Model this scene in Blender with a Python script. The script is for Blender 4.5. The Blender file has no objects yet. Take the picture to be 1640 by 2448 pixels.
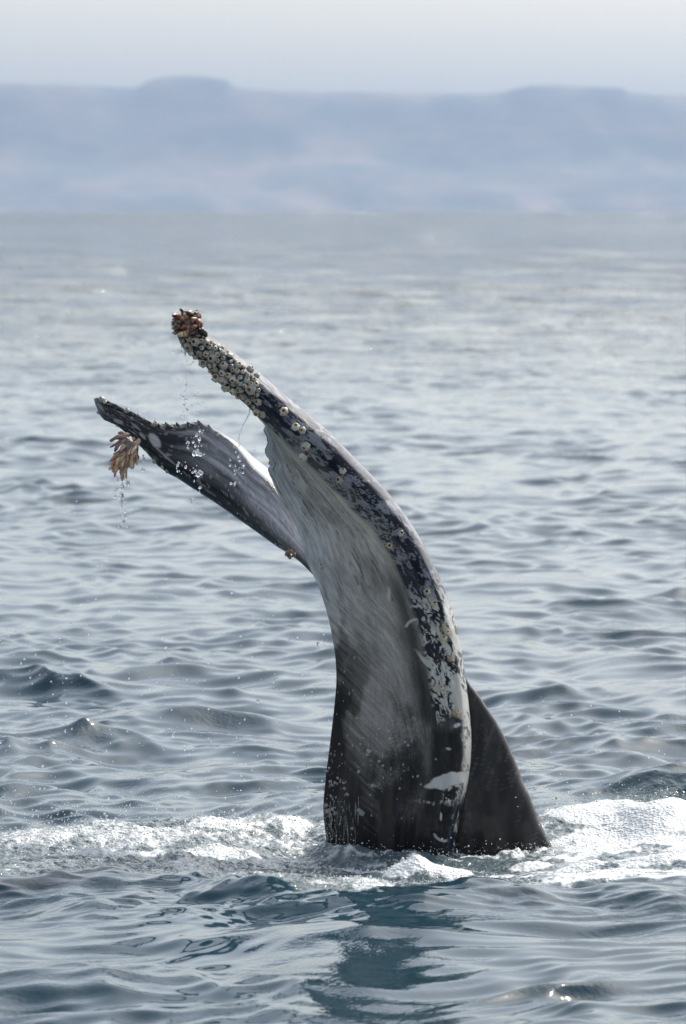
import bpy, math, random
import numpy as np
from mathutils import Vector, Matrix

# ------------------------------------------------------------------ camera, world, sun, exposure
sc = bpy.context.scene
C = sc.collection
F_PX, CX, CY, HZ, CAM_H = 11640.0, 820.0, 1224.0, 486.0, 2.64     # telephoto: focal length in photo pixels
PITCH = math.atan((CY - HZ) / F_PX)
R_SEA = 2.0e6                                                     # curvature of the sea: horizon at about 3.2 km

cam = bpy.data.cameras.new('camera')
cam.sensor_fit = 'HORIZONTAL'
cam.sensor_width = 24.0
cam.lens = F_PX / 1640.0 * 24.0
cam.clip_start, cam.clip_end = 0.1, 120000.0
cam.dof.use_dof = True
cam.dof.focus_distance = 20.0
cam.dof.aperture_fstop = 5.4
cam_o = bpy.data.objects.new('camera', cam)
C.objects.link(cam_o)
cam_o.location = (0, 0, CAM_H)
cam_o.rotation_euler = (math.pi / 2 - PITCH, 0, 0)
sc.camera = cam_o

SUN_EL, SUN_AZ = math.radians(45), math.radians(36)                # azimuth from +Y towards +X: beyond the whale, to its right
world = bpy.data.worlds.new('World')
sc.world = world
world.use_nodes = True
wn, wl = world.node_tree.nodes, world.node_tree.links
sky = wn.new('ShaderNodeTexSky')
sky.sky_type = 'NISHITA'
sky.sun_disc = False
sky.sun_elevation = SUN_EL
sky.sun_rotation = SUN_AZ
sky.air_density, sky.dust_density, sky.ozone_density = 1.2, 2.6, 1.2
hs = wn.new('ShaderNodeHueSaturation')
hs.inputs['Saturation'].default_value = 0.54
wl.new(sky.outputs[0], hs.inputs['Color'])
wl.new(hs.outputs[0], wn['Background'].inputs['Color'])
wn['Background'].inputs['Strength'].default_value = 0.106

sun = bpy.data.lights.new('sun', 'SUN')
sun.energy, sun.angle, sun.color = 2.3, math.radians(0.53), (1.0, 0.95, 0.87)
sun_o = bpy.data.objects.new('sun', sun)
C.objects.link(sun_o)
SUN_DIR = Vector((math.sin(SUN_AZ) * math.cos(SUN_EL), math.cos(SUN_AZ) * math.cos(SUN_EL), math.sin(SUN_EL)))
sun_o.rotation_euler = SUN_DIR.to_track_quat('Z', 'Y').to_euler()
sun_o.location = (5, 40, 50)

sc.view_settings.view_transform = 'Standard'
sc.view_settings.look = 'None'
sc.view_settings.exposure = 1.0
sc.view_settings.gamma = 1.0
sc.view_settings.use_curve_mapping = False
sc.render.engine = 'CYCLES'
sc.cycles.use_denoising = True
sc.cycles.max_bounces = 8
sc.cycles.transmission_bounces = 6
sc.cycles.volume_bounces = 0
sc.cycles.sample_clamp_indirect = 6.0

# ------------------------------------------------------------------ helpers
rng = np.random.default_rng(7)
random.seed(7)


def P(px, py, Y):
    """Point at depth Y on the line of sight of photo pixel (px, py); works on arrays."""
    xc, yc = (px - CX) / F_PX, -(py - CY) / F_PX
    dy = math.cos(PITCH) + yc * math.sin(PITCH)
    dz = -math.sin(PITCH) + yc * math.cos(PITCH)
    k = Y / dy
    return np.stack([xc * k, Y + 0 * xc, CAM_H + dz * k], axis=-1)


def smooth(a, b, x):
    t = np.clip((x - a) / (b - a), 0, 1)
    return t * t * (3 - 2 * t)


_perm = rng.permutation(65536).astype(np.int64)
_val = rng.random(65536)


def vnoise(x, y):
    xi, yi = np.floor(x).astype(np.int64), np.floor(y).astype(np.int64)
    fx, fy = x - xi, y - yi
    fx, fy = fx * fx * fx * (fx * (fx * 6 - 15) + 10), fy * fy * fy * (fy * (fy * 6 - 15) + 10)
    h = lambda i, j: _val[(_perm[i & 65535] + j * 7919) & 65535]
    a, b, c, d = h(xi, yi), h(xi + 1, yi), h(xi, yi + 1), h(xi + 1, yi + 1)
    return (a * (1 - fx) + b * fx) * (1 - fy) + (c * (1 - fx) + d * fx) * fy


def fbm(x, y, o=4, g=0.5):
    s, a, t = 0.0, 1.0, 0.0
    for k in range(o):
        s = s + a * vnoise(x + 17.3 * k, y - 9.1 * k)
        t += a
        a *= g
        x, y = x * 2.03, y * 2.03
    return s / t


def uni(f, sd=0.10):
    """Spread a noise value evenly over 0-1."""
    return 1 / (1 + np.exp(-1.702 * (f - 0.5) / sd))


def hermite(ts, vals, tq):
    """Cubic through vals (n,...) at ts (n), sampled at tq."""
    ts, vals = np.asarray(ts, float), np.asarray(vals, float)
    d = np.diff(vals, axis=0) / np.diff(ts).reshape((-1,) + (1,) * (vals.ndim - 1))
    m = np.empty_like(vals)
    m[0], m[-1] = d[0], d[-1]
    w = np.diff(ts)
    w0 = (w[1:] / (w[1:] + w[:-1])).reshape((-1,) + (1,) * (vals.ndim - 1))
    m[1:-1] = d[:-1] * w0 + d[1:] * (1 - w0)
    i = np.clip(np.searchsorted(ts, tq, side='right') - 1, 0, len(ts) - 2)
    h = (ts[i + 1] - ts[i])
    u = (tq - ts[i]) / h
    sh = (-1,) + (1,) * (vals.ndim - 1)
    u, h = u.reshape(sh), h.reshape(sh)
    return ((2 * u**3 - 3 * u**2 + 1) * vals[i] + (u**3 - 2 * u**2 + u) * h * m[i]
            + (-2 * u**3 + 3 * u**2) * vals[i + 1] + (u**3 - u**2) * h * m[i + 1])


def mesh_from(name, V, Q, smooth_shade=True):
    """V (n,3) float, Q (m,k) int with k = 3 or 4."""
    me = bpy.data.meshes.new(name)
    V, Q = np.asarray(V, np.float32), np.asarray(Q, np.int32)
    k = Q.shape[1]
    me.vertices.add(len(V))
    me.vertices.foreach_set('co', V.ravel())
    me.loops.add(Q.size)
    me.loops.foreach_set('vertex_index', Q.ravel())
    me.polygons.add(len(Q))
    me.polygons.foreach_set('loop_start', np.arange(0, Q.size, k, dtype=np.int32))
    if smooth_shade:
        me.polygons.foreach_set('use_smooth', np.ones(len(Q), bool))
    me.update(calc_edges=True)
    return me


def grid_quads(n, m, wrap=False, off=0):
    i, j = np.meshgrid(np.arange(n - 1), np.arange(m if wrap else m - 1), indexing='ij')
    j2 = (j + 1) % m
    return np.stack([i * m + j, i * m + j2, (i + 1) * m + j2, (i + 1) * m + j], -1).reshape(-1, 4) + off


def attr(me, name, data, kind='FLOAT'):
    a = me.attributes.new(name, kind, 'POINT')
    a.data.foreach_set({'FLOAT': 'value', 'FLOAT_VECTOR': 'vector', 'FLOAT_COLOR': 'color'}[kind],
                       np.asarray(data, np.float32).ravel())


def link(name, me, mat=None, parent=None):
    o = bpy.data.objects.new(name, me)
    C.objects.link(o)
    if mat and not me.materials:
        me.materials.append(mat)
    if parent:
        o.parent = parent
    return o


def material(name):
    m = bpy.data.materials.new(name)
    m.use_nodes = True
    nt = m.node_tree
    return m, nt, nt.nodes['Principled BSDF'], nt.nodes['Material Output']


def N(nt, kind, **kw):
    n = nt.nodes.new(kind)
    for k, v in kw.items():
        if k in n.inputs.keys():
            n.inputs[k].default_value = v
        else:
            setattr(n, k, v)
    return n


def math_node(nt, op, a, b=None, clamp=False):
    n = nt.nodes.new('ShaderNodeMath')
    n.operation, n.use_clamp = op, clamp
    for k, v in enumerate((a, b)):
        if v is None:
            continue
        if isinstance(v, (int, float)):
            n.inputs[k].default_value = v
        else:
            nt.links.new(v, n.inputs[k])
    return n.outputs[0]


# ------------------------------------------------------------------ sea
def ground_x(px, Y):
    return (px - CX) / F_PX * Y


def foam_front(x):
    """Distance (Y) of the front edge of the foam for lateral position x."""
    xs = np.array([-1.6, -1.3, -0.66, -0.41, -0.06, 0.28, 0.52, 0.92, 1.28, 1.6])
    ys = np.array([18.65, 18.65, 18.70, 18.35, 17.90, 17.95, 18.20, 18.35, 18.35, 18.35])
    return np.interp(x, xs, ys)


MOUNDS = [  # x, Y, half width x, half width Y, height, foam
    (0.24, 19.10, 0.085, 0.13, 0.080, 1.0),
    (0.34, 19.12, 0.085, 0.13, 0.055, 1.0),
    (0.43, 19.05, 0.07, 0.13, 0.03, 0.9),
    (1.38, 20.55, 0.16, 0.35, 0.10, 1.0),
    (1.10, 20.75, 0.25, 0.3, 0.05, 1.0),
    (0.75, 19.55, 0.10, 0.12, 0.035, 0.8),
    (0.95, 19.35, 0.12, 0.12, 0.035, 0.9),
    (1.25, 19.3, 0.20, 0.2, 0.04, 0.9),
    (-0.08, 20.5, 0.05, 0.15, 0.07, 0.9),
    (-0.25, 20.6, 0.12, 0.2, 0.06, 0.8),
    (-0.55, 20.5, 0.18, 0.22, 0.06, 0.8),
    (-0.9, 20.2, 0.25, 0.25, 0.05, 0.7),
    (-1.3, 20.3, 0.25, 0.3, 0.05, 0.6),
    (-0.5, 19.7, 0.25, 0.2, 0.03, 0.7),
    (-0.95, 19.6, 0.25, 0.2, 0.03, 0.7),
    (0.12, 19.72, 0.10, 0.08, 0.035, 0.2),
]
RIDGES = [  # long low waves: x, Y, half length, half width, height, slant
    (-0.72, 25.0, 0.55, 0.28, 0.085, 0.15),
    (-0.35, 23.6, 0.30, 0.25, 0.025, -0.25),
    (1.42, 21.75, 0.40, 0.28, 0.12, -0.25),
    (0.95, 21.6, 0.5, 0.25, 0.06, 0.1),
    (1.05, 26.4, 0.4, 0.3, 0.06, 0.1),
    (1.1, 17.95, 0.22, 0.22, 0.055, -0.1),
    (-0.95, 16.1, 0.30, 0.18, 0.06, 0.1),
    (0.2, 17.0, 0.5, 0.2, 0.03, 0.0),
]


def sea_fields(x, Y):
    """Foam amount (0-1), turbulence (0-1) and extra height at points of the sea."""
    ff = foam_front(x) + 0.30 * (fbm(x * 3.1, Y * 1.2 + 5, 3) - 0.5) + 0.2 * (fbm(x * 11, Y * 5, 2) - 0.5)
    back = np.interp(x, [-1.6, -1.0, -0.5, -0.1, 0.2, 0.7, 0.9, 1.6], [20.9, 21.0, 21.05, 20.9, 20.6, 20.7, 20.95, 21.05])
    back = back + 0.3 * (fbm(x * 4 + 9, Y * 1.3, 3) - 0.5)
    inside = smooth(0, 0.15, Y - ff) * smooth(0, 0.15, back - Y)
    side = smooth(3.2, 1.7, np.abs(x))
    # how white: full on the right, patchy on the left, thin and greenish in the middle
    left, right = smooth(0.1, -0.2, x), smooth(0.62, 0.95, x)
    mid = 1 - np.maximum(left, right)
    cl = fbm(x * 3.2 - Y * 0.7, Y * 3.0 + 3, 4)
    fine = fbm(x * 20, Y * 9, 3)
    wl = smooth(0.42, 0.66, cl * 0.6 + fine * 0.4 + 0.06)
    wl = wl * np.where(Y < 19.35, smooth(0.46, 0.56, fbm(x * 2.2, Y * 8.5, 4)), 1.0)
    wm = smooth(0.50, 0.66, fbm(x * 2.6, Y * 5.5, 4) * 0.8 + fine * 0.2 + 0.03)
    wr = 0.30 + 0.62 * smooth(0.36, 0.52, fbm(x * 2.6 + 4, Y * 3.5, 4))
    foam = inside * side * (left * wl * 0.52 + mid * (0.14 + 0.60 * np.maximum(wm, smooth(0.50, 0.60, fbm(x * 2.0 + 5, Y * 9, 4)) * smooth(19.2, 18.6, Y))) + right * wr)
    turb = np.clip(inside * side, 0, 1) * (0.62 * left + 0.35 * mid + 0.42 * right)
    z = 0.0 * x
    # bulge that carries the foam's front edge, with a steep dark face towards the viewer
    f0 = foam_front(x) + 0.15 * (fbm(x * 1.7, 0 * Y + 2, 2) - 0.5)
    z = z + 0.060 * smooth(-0.55, 0.05, Y - f0) * smooth(1.25, 0.1, Y - f0) * side
    for (mx, my, sx, sy, h, f) in MOUNDS:
        r2 = ((x - mx) / sx) ** 2 + ((Y - my) / sy) ** 2
        r2 = r2 * (0.85 + 0.35 * vnoise(x * 9, Y * 6))
        g = np.exp(-r2 ** 1.3)
        z = z + h * g
        foam = np.maximum(foam, f * smooth(0.25, 0.6, g))
    for (mx, my, sx, sy, h, sl) in RIDGES:
        yy = (Y - my - sl * (x - mx)) / sy
        g = np.exp(-np.abs((x - mx) / sx) ** 2.0)
        prof = np.where(yy < 0, np.exp(-(yy / 0.75) ** 2), np.exp(-(yy / 1.6) ** 2))
        z = z + h * g * prof
    # the sea dips round the tail; thin sheets of water climb where skin meets sea
    z = z - 0.058 * np.exp(-((Y - 19.75) / 0.75) ** 2) * smooth(-0.7, -0.1, x) * smooth(1.5, 0.9, x)
    yw = np.interp(x, [-0.2, -0.07, 0.0, 0.3, 0.45, 0.6, 0.86, 1.0], [20.3, 20.05, 19.93, 19.90, 19.88, 20.02, 20.16, 20.3])
    ring = np.exp(-((Y - yw + 0.05) / 0.07) ** 2) * smooth(-0.22, -0.1, x) * smooth(1.0, 0.88, x)
    z = z + ring * (0.012 + 0.19 * np.clip(fbm(x * 7, Y * 5 + x * 6, 4) - 0.46, 0, 1))
    foam = np.maximum(foam, ring * smooth(0.45, 0.62, fbm(x * 15 + 3, Y * 12, 3)) * 0.75)
    tr = np.exp(-((x - 1.35) / 0.35) ** 2 - ((Y - 21.3) / 0.3) ** 2)
    turb = np.maximum(turb, 0.4 * tr)
    return foam, turb, z


def build_sea():
    # rows get wider with distance, columns fan out: the sheet is fine where the picture can show it
    rows = [5.0]
    while rows[-1] < 38000:
        d = rows[-1]
        dy = d * d / (CAM_H * 4869) * (0.66 if d < 35 or d > 500 else 0.42)
        if d < 14.5: dy = 0.08
        elif d < 17.8: dy = 0.014
        elif d < 21.8: dy = 0.0125
        elif d > 2500: dy = min(dy * 3, 600)
        rows.append(d + dy)
    Yr = np.array(rows)
    dyr = np.gradient(Yr)
    dyr = np.exp(np.convolve(np.pad(np.log(dyr), 60, mode='edge'), np.hanning(121) / np.hanning(121).sum(), mode='valid'))
    tin = np.linspace(-0.108, 0.108, 490)
    out = 0.108 + np.cumsum(0.0008 * 1.2 ** np.arange(1, 30))
    t = np.concatenate([-out[::-1], tin, out])
    n, m = len(Yr), len(t)
    Y = np.repeat(Yr[:, None], m, 1)
    X = Y * t[None, :]
    dY = np.repeat(dyr[:, None], m, 1)
    dX = np.maximum(np.gradient(t)[None, :] * Y, 1e-4)
    step = np.maximum(dY, dX)
    Z = np.zeros_like(Y)
    DX, DY = np.zeros_like(Y), np.zeros_like(Y)
    r2 = np.random.default_rng(33)
    lost = np.zeros_like(Y)
    # calmer water right in front of the splash, choppier further out
    calm = 1 - 0.08 * smooth(19.5, 17.5, Y)
    swell = 1 - 0.6 * np.exp(-((Y - 19.3) / 1.6) ** 2 - (X / 3) ** 2)
    lam = np.exp(np.linspace(math.log(0.11), math.log(24), 118))
    gust = 0.62 + 0.72 * uni(fbm(X * 0.55 + 13, Y * 0.22 + 3.4, 3), 0.13)
    gust2 = 0.60 + 0.85 * uni(fbm(X * 1.3 + 40, Y * 0.5 + 6.3, 3), 0.13)
    # bend the crests so that none runs straight across
    Xw = X + 0.55 * (fbm(X * 0.9, Y * 0.40, 2) - 0.5)
    Yw = Y + 1.0 * (fbm(X * 1.0 + 9, Y * 0.33 + 4, 2) - 0.5)
    for k, L in enumerate(lam):
        th = math.radians(-98 + r2.normal(0, 58 if L < 1.2 else 50))
        ph = r2.uniform(0, 2 * math.pi)
        sl = 0.039 * (1.0 if L > 0.15 else L / 0.15) * (1.0 if L < 0.55 else (0.55 / L) ** 0.74)
        sl *= r2.uniform(0.6, 1.4)
        a = sl * L / (2 * math.pi)
        w = np.clip((L / step - 2.2) / 2.5, 0, 1)
        last = np.nonzero(w.max(axis=1) > 0)[0]
        if len(last) == 0: continue
        e = last[-1] + 1
        ww = w[:e] * (calm[:e] if L < 1.2 else swell[:e]) * (gust2[:e] if L < 0.6 else gust[:e])
        arg = 2 * math.pi / L * (Xw[:e] * math.cos(th) + Yw[:e] * math.sin(th)) + ph
        cs, sn = np.cos(arg), np.sin(arg)
        Z[:e] += a * ww * cs
        q = 0.9 * a * ww
        DX[:e] -= q * math.cos(th) * sn
        DY[:e] -= q * math.sin(th) * sn
        lost += (1 - w) * sl ** 2
    lost = np.sqrt(lost)
    lost = lost * smooth(28, 150, Y)
    near = smooth(8, 12, Y) * smooth(40, 30, Y)
    foam, turb, z = sea_fields(X, Y)
    Zt = (fbm(X * 9, Y * 7, 3) - 0.5) * 0.045 + (fbm(X * 26, Y * 18, 3) - 0.5) * 0.040 + (fbm(X * 70, Y * 50, 2) - 0.5) * 0.022
    fl = 1 - 0.25 * foam * smooth(0.5, 0.9, X)
    face = smooth(17.2, 18.0, Y) * smooth(19.0, 18.4, Y) * smooth(2.5, 1.5, np.abs(X))
    Z = Z + face * (fbm(X * 3.2 + 3, Y * 6.5, 3) - 0.5) * 0.06
    # short steep chop stirred up behind the tail
    Z = Z + 0.075 * smooth(20.7, 21.3, Y) * smooth(27, 22.5, Y) * (fbm(X * 2.1 + 3, Y * 1.7, 4) - 0.5)
    Z = Z * (1 - 0.35 * np.clip(turb * 2, 0, 1)) + near * (z + turb * Zt * fl)
    Z = Z - Y * Y / (2 * R_SEA)
    V = np.stack([X + DX, Y + DY, Z], -1).reshape(-1, 3)
    me = mesh_from('sea', V, grid_quads(n, m))
    attr(me, 'foam', (foam * near))
    attr(me, 'turb', (turb * near))
    attr(me, 'lost', lost)
    return me, (X, Y, Z, foam * near, turb)


def sea_material():
    m, nt, b, out = material('sea_water')
    lk = nt.links.new
    tc = N(nt, 'ShaderNodeNewGeometry')
    foam = N(nt, 'ShaderNodeAttribute', attribute_name='foam').outputs['Fac']
    lost = N(nt, 'ShaderNodeAttribute', attribute_name='lost').outputs['Fac']
    turb = N(nt, 'ShaderNodeAttribute', attribute_name='turb').outputs['Fac']

    def noise(scale, detail, stretch=(1, 1, 1)):
        mp = N(nt, 'ShaderNodeMapping')
        mp.inputs['Scale'].default_value = stretch
        lk(tc.outputs['Position'], mp.inputs['Vector'])
        t = N(nt, 'ShaderNodeTexNoise', Scale=scale, Detail=detail, Roughness=0.55)
        lk(mp.outputs[0], t.inputs['Vector'])
        return math_node(nt, 'SUBTRACT', t.outputs['Fac'], 0.5)
    # ripples too small for the sheet
    n0 = noise(0.14, 2.0, (1, 0.6, 1))
    n1 = noise(0.8, 2.0, (1, 0.7, 1))
    n2 = noise(4.5, 2.0, (1, 0.7, 1))
    n3 = noise(38.0, 2.0)
    gust = noise(0.03, 3.0, (1, 0.10, 1))
    far = math_node(nt, 'MULTIPLY', math_node(nt, 'MULTIPLY', lost, 14.0), math_node(nt, 'SUBTRACT', math_node(nt, 'MULTIPLY', gust, 1.3), -0.57, True))
    h = math_node(nt, 'MULTIPLY', n1, math_node(nt, 'MULTIPLY', far, 0.55))
    h = math_node(nt, 'ADD', h, math_node(nt, 'MULTIPLY', n0, math_node(nt, 'MULTIPLY', far, 2.2)))
    h = math_node(nt, 'ADD', h, math_node(nt, 'MULTIPLY', n2, math_node(nt, 'MULTIPLY', far, 0.16)))
    h = math_node(nt, 'ADD', h, math_node(nt, 'MULTIPLY', n3, math_node(nt, 'ADD', math_node(nt, 'MULTIPLY', turb, 0.034), math_node(nt, 'MULTIPLY', math_node(nt, 'SUBTRACT', noise(1.3, 3.0, (1, 0.5, 1)), -0.08, True), 0.016))))
    bp = N(nt, 'ShaderNodeBump', Strength=1.0, Distance=1.0)
    lk(h, bp.inputs['Height'])
    air = N(nt, 'ShaderNodeMix', data_type='RGBA')       # water full of fine bubbles turns milky green
    air.inputs['A'].default_value = (0.009, 0.036, 0.053, 1)
    air.inputs['B'].default_value = (0.22, 0.26, 0.26, 1)
    lk(math_node(nt, 'MULTIPLY', turb, 0.95, True), air.inputs['Factor'])
    lk(air.outputs['Result'], b.inputs['Base Color'])
    b.inputs['Roughness'].default_value = 0.05
    b.inputs['IOR'].default_value = 1.333
    lk(bp.outputs[0], b.inputs['Normal'])
    # foam: white, matt, bubbly
    f = N(nt, 'ShaderNodeBsdfPrincipled', Roughness=0.55)
    f.inputs['Base Color'].default_value = (0.62, 0.64, 0.64, 1)
    f.inputs['Coat Weight'].default_value = 0.25
    f.inputs['Coat Roughness'].default_value = 0.15
    v = N(nt, 'ShaderNodeTexVoronoi', Scale=70.0)
    lk(tc.outputs['Position'], v.inputs['Vector'])
    fb = N(nt, 'ShaderNodeBump', Strength=0.6, Distance=0.012)
    lk(v.outputs['Distance'], fb.inputs['Height'])
    lk(fb.outputs[0], f.inputs['Normal'])
    edge = noise(30.0, 5.0, (1, 0.55, 1))
    fac = math_node(nt, 'ADD', foam, math_node(nt, 'MULTIPLY', edge, 1.5))
    mr = N(nt, 'ShaderNodeMapRange', interpolation_type='SMOOTHSTEP')
    mr.inputs['From Min'].default_value, mr.inputs['From Max'].default_value = 0.22, 0.85
    lk(fac, mr.inputs['Value'])
    gate = math_node(nt, 'MULTIPLY', mr.outputs[0], math_node(nt, 'MULTIPLY', foam, 6.0, True))
    mx = N(nt, 'ShaderNodeMixShader')
    lk(gate, mx.inputs['Fac'])
    lk(b.outputs[0], mx.inputs[1])
    lk(f.outputs[0], mx.inputs[2])
    lk(mx.outputs[0], out.inputs['Surface'])
    return m


sea_me, SEA = build_sea()
sea = link('sea', sea_me, sea_material())
sea['kind'] = 'structure'


def sea_z(x, Y):
    """Height of the built sea near a point (nearest grid row and column)."""
    Xg, Yg, Zg = SEA[0], SEA[1], SEA[2]
    i = np.clip(np.searchsorted(Yg[:, 0], Y), 0, len(Yg) - 1)
    tt = Xg[0] / Yg[0]
    j = np.clip(np.searchsorted(tt, x / Y), 0, len(tt) - 1)
    return Zg[i, j], SEA[3][i, j]


# ------------------------------------------------------------------ hills far beyond the horizon
def build_hills():
    prof_x = np.array([-600, 0, 209, 300, 332, 350, 380, 440, 480, 520, 545, 560, 580, 640, 836, 1150, 1190, 1225, 1258, 1320, 1400, 1482, 1502, 1527, 1560, 1640, 2300])
    prof_y = np.array([204, 202, 206, 208, 206, 193, 187, 183, 184, 189, 194, 208, 215, 217, 221, 224, 222, 213, 206, 206, 210, 212, 223, 224, 227, 228, 226])
    nx, ny = 640, 84
    Y0, Y1 = 30000.0, 37000.0
    xs = np.linspace(-5200, 5200, nx)
    v = np.linspace(0, 1, ny)
    X, Vv = np.meshgrid(xs, v)
    Y = Y0 + (Y1 - Y0) * Vv
    Yc = 33500.0
    px = X / Yc * F_PX + CX
    top = np.interp(px, prof_x, prof_y) + 1.5 * (fbm(px * 0.05, 0 * px, 3) - 0.5)
    Zc = CAM_H + (HZ - top) / F_PX * Yc                      # plateau edge
    base = -Y * Y / (2 * R_SEA) - 4
    g = 0.5 * fbm((X + 0.9 * (Y - 30000)) * 0.0014, Y * 0.0007, 4) + 0.5 * fbm((X - 0.7 * (Y - 30000)) * 0.0016 + 7, Y * 0.0006, 4)                         # gullies and spurs
    g2 = fbm(X * 0.004 + 3, Y * 0.0015, 4)
    rise = smooth(0.02, 0.50, Vv + 0.30 * (g - 0.5)) ** 0.85
    step = smooth(0.36, 0.46, Vv + 0.03 * (g - 0.5))
    h = 0.62 * rise + 0.38 * step
    h = h - 0.10 * (1 - step) * rise * (g - 0.3)
    h = np.clip(h, 0, 1)
    Zf = CAM_H + (HZ - 222.0) / F_PX * Yc                    # general level of the tableland
    Z = base + (Zf - base) * h + (Zc - Zf) * smooth(0.80, 1.0, h)
    Z = np.where(Vv > 0.5, np.minimum(Z, Zc - (Vv - 0.5) * 160), Z)
    me = mesh_from('hills', np.stack([X, Y, Z], -1).reshape(-1, 3), grid_quads(ny, nx))
    m, nt, b, out = material('dry_rock_and_scrub')
    lk = nt.links.new
    geo = N(nt, 'ShaderNodeNewGeometry')
    mp = N(nt, 'ShaderNodeMapping')
    mp.inputs['Scale'].default_value = (0.8, 0.3, 2.6)
    lk(geo.outputs['Position'], mp.inputs['Vector'])
    t = N(nt, 'ShaderNodeTexNoise', Scale=0.0022, Detail=5.0, Roughness=0.6)
    lk(mp.outputs[0], t.inputs['Vector'])
    cr = N(nt, 'ShaderNodeValToRGB')
    e = cr.color_ramp.elements
    e[0].position, e[0].color = 0.40, (0.15, 0.165, 0.17, 1)
    e[1].position, e[1].color = 0.66, (0.42, 0.31, 0.26, 1)
    lk(t.outputs['Fac'], cr.inputs['Fac'])
    lk(cr.outputs[0], b.inputs['Base Color'])
    b.inputs['Roughness'].default_value = 0.95
    b.inputs['Specular IOR Level'].default_value = 0.1
    o = link('hills', me, m)
    o['kind'] = 'structure'


build_hills()


def build_haze():
    x, y0, y1, z0, z1 = 10500.0, -300.0, 38500.0, -380.0, 905.0
    V = [(-x, y0, z0), (x, y0, z0), (x, y1, z0), (-x, y1, z0), (-x, y0, z1), (x, y0, z1), (x, y1, z1), (-x, y1, z1)]
    Q = [(3, 2, 1, 0), (4, 5, 6, 7), (0, 1, 5, 4), (1, 2, 6, 5), (2, 3, 7, 6), (3, 0, 4, 7)]
    me = mesh_from('haze', V, Q, False)
    m = bpy.data.materials.new('sea_haze')
    m.use_nodes = True
    nt = m.node_tree
    nt.nodes.remove(nt.nodes['Principled BSDF'])
    v = N(nt, 'ShaderNodeVolumePrincipled')
    v.inputs['Color'].default_value = (0.445, 0.570, 0.755, 1)
    v.inputs['Density'].default_value = 0.000041
    v.inputs['Anisotropy'].default_value = 0.2
    nt.links.new(v.outputs[0], nt.nodes['Material Output'].inputs['Volume'])
    o = link('haze', me, m)
    o['kind'] = 'stuff'


build_haze()

# ------------------------------------------------------------------ humpback whale tail
def cum(pts):
    d = np.r_[0, np.cumsum(np.linalg.norm(np.diff(pts, axis=0), axis=1))]
    return d


def loft(stations, n_along, n_around, sec, y_of):
    """stations: list of 2D control rows; sec(s) -> control points (k, [px,py,depth,q])."""
    ctrl = np.array([sec(i) for i in range(len(stations))])           # (n, k, 4)
    ctrl[:, :, 2] += np.array(y_of)[:, None]
    mid = np.array([(np.mean(s, axis=0)) for s in stations])
    ts = cum(mid)
    tq = np.linspace(0, ts[-1], n_along)
    A = hermite(ts, ctrl, tq)                                          # (n_along, k, 4)
    # around each section: chord-length spline, resampled evenly
    k = A.shape[1]
    G = np.empty((n_along, n_around, 4))
    for r in range(n_along):
        c = A[r]
        m3 = np.stack([c[:, 0] / 582, c[:, 1] / 582, c[:, 2]], 1)
        cs = cum(m3) + np.arange(k) * 1e-5
        G[r] = hermite(cs, c, np.linspace(0, cs[-1], n_around))
    return G, tq


# right silhouette, inner edge of the thick leading edge, trailing edge (photo pixels), tip to waterline
NEAR = [((432, 768), (428, 782), (420, 795)), ((492, 796), (452, 842), (442, 838)), ((533, 822), (492, 872), (484, 866)),
        ((564, 847), (524, 910), (514, 908)), ((597, 873), (553, 936), (545, 932)), ((635, 904), (590, 966), (582, 960)),
        ((673, 937), (622, 1000), (613, 993)), ((712, 970), (660, 1042), (634, 1016)), ((750, 1000), (693, 1073), (635, 1045)),
        ((802, 1048), (740, 1113), (638, 1090)), ((863, 1110), (795, 1165), (653, 1155)), ((917, 1166), (850, 1220), (690, 1225)),
        ((968, 1230), (897, 1268), (717, 1280)), ((1001, 1281), (925, 1303), (735, 1345)), ((1029, 1334), (950, 1342), (760, 1400)),
        ((1055, 1390), (972, 1395), (779, 1455)), ((1083, 1467), (1000, 1470), (794, 1520)), ((1101, 1546), (1020, 1550), (802, 1575)),
        ((1112, 1617), (1035, 1620), (804, 1630)), ((1120, 1686), (1045, 1688), (799, 1690)), ((1126, 1784), (1048, 1788), (788, 1785)),
        ((1117, 1873), (1040, 1880), (778, 1865)), ((1100, 1945), (1030, 1950), (773, 1935)), ((1088, 2020), (1020, 2025), (780, 2005)),
        ((1080, 2110), (1015, 2120), (795, 2100)), ((1078, 2200), (1012, 2210), (805, 2190))]
nS = len(NEAR)
_u = np.linspace(0, 1, nS)
NEAR_Y = np.interp(_u, [0, 0.35, 0.7, 1.0], [19.75, 19.82, 19.92, 19.97])
NEAR_DL = np.interp(_u, [0, 0.25, 0.32, 0.45, 0.6, 0.75, 1.0], [0, 0.005, 0.09, 0.20, 0.24, 0.22, 0.16])
NEAR_TH = np.interp(_u, [0, 0.6, 0.75, 0.9, 1.0], [0, 0, 0.06, 0.16, 0.2])


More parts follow.
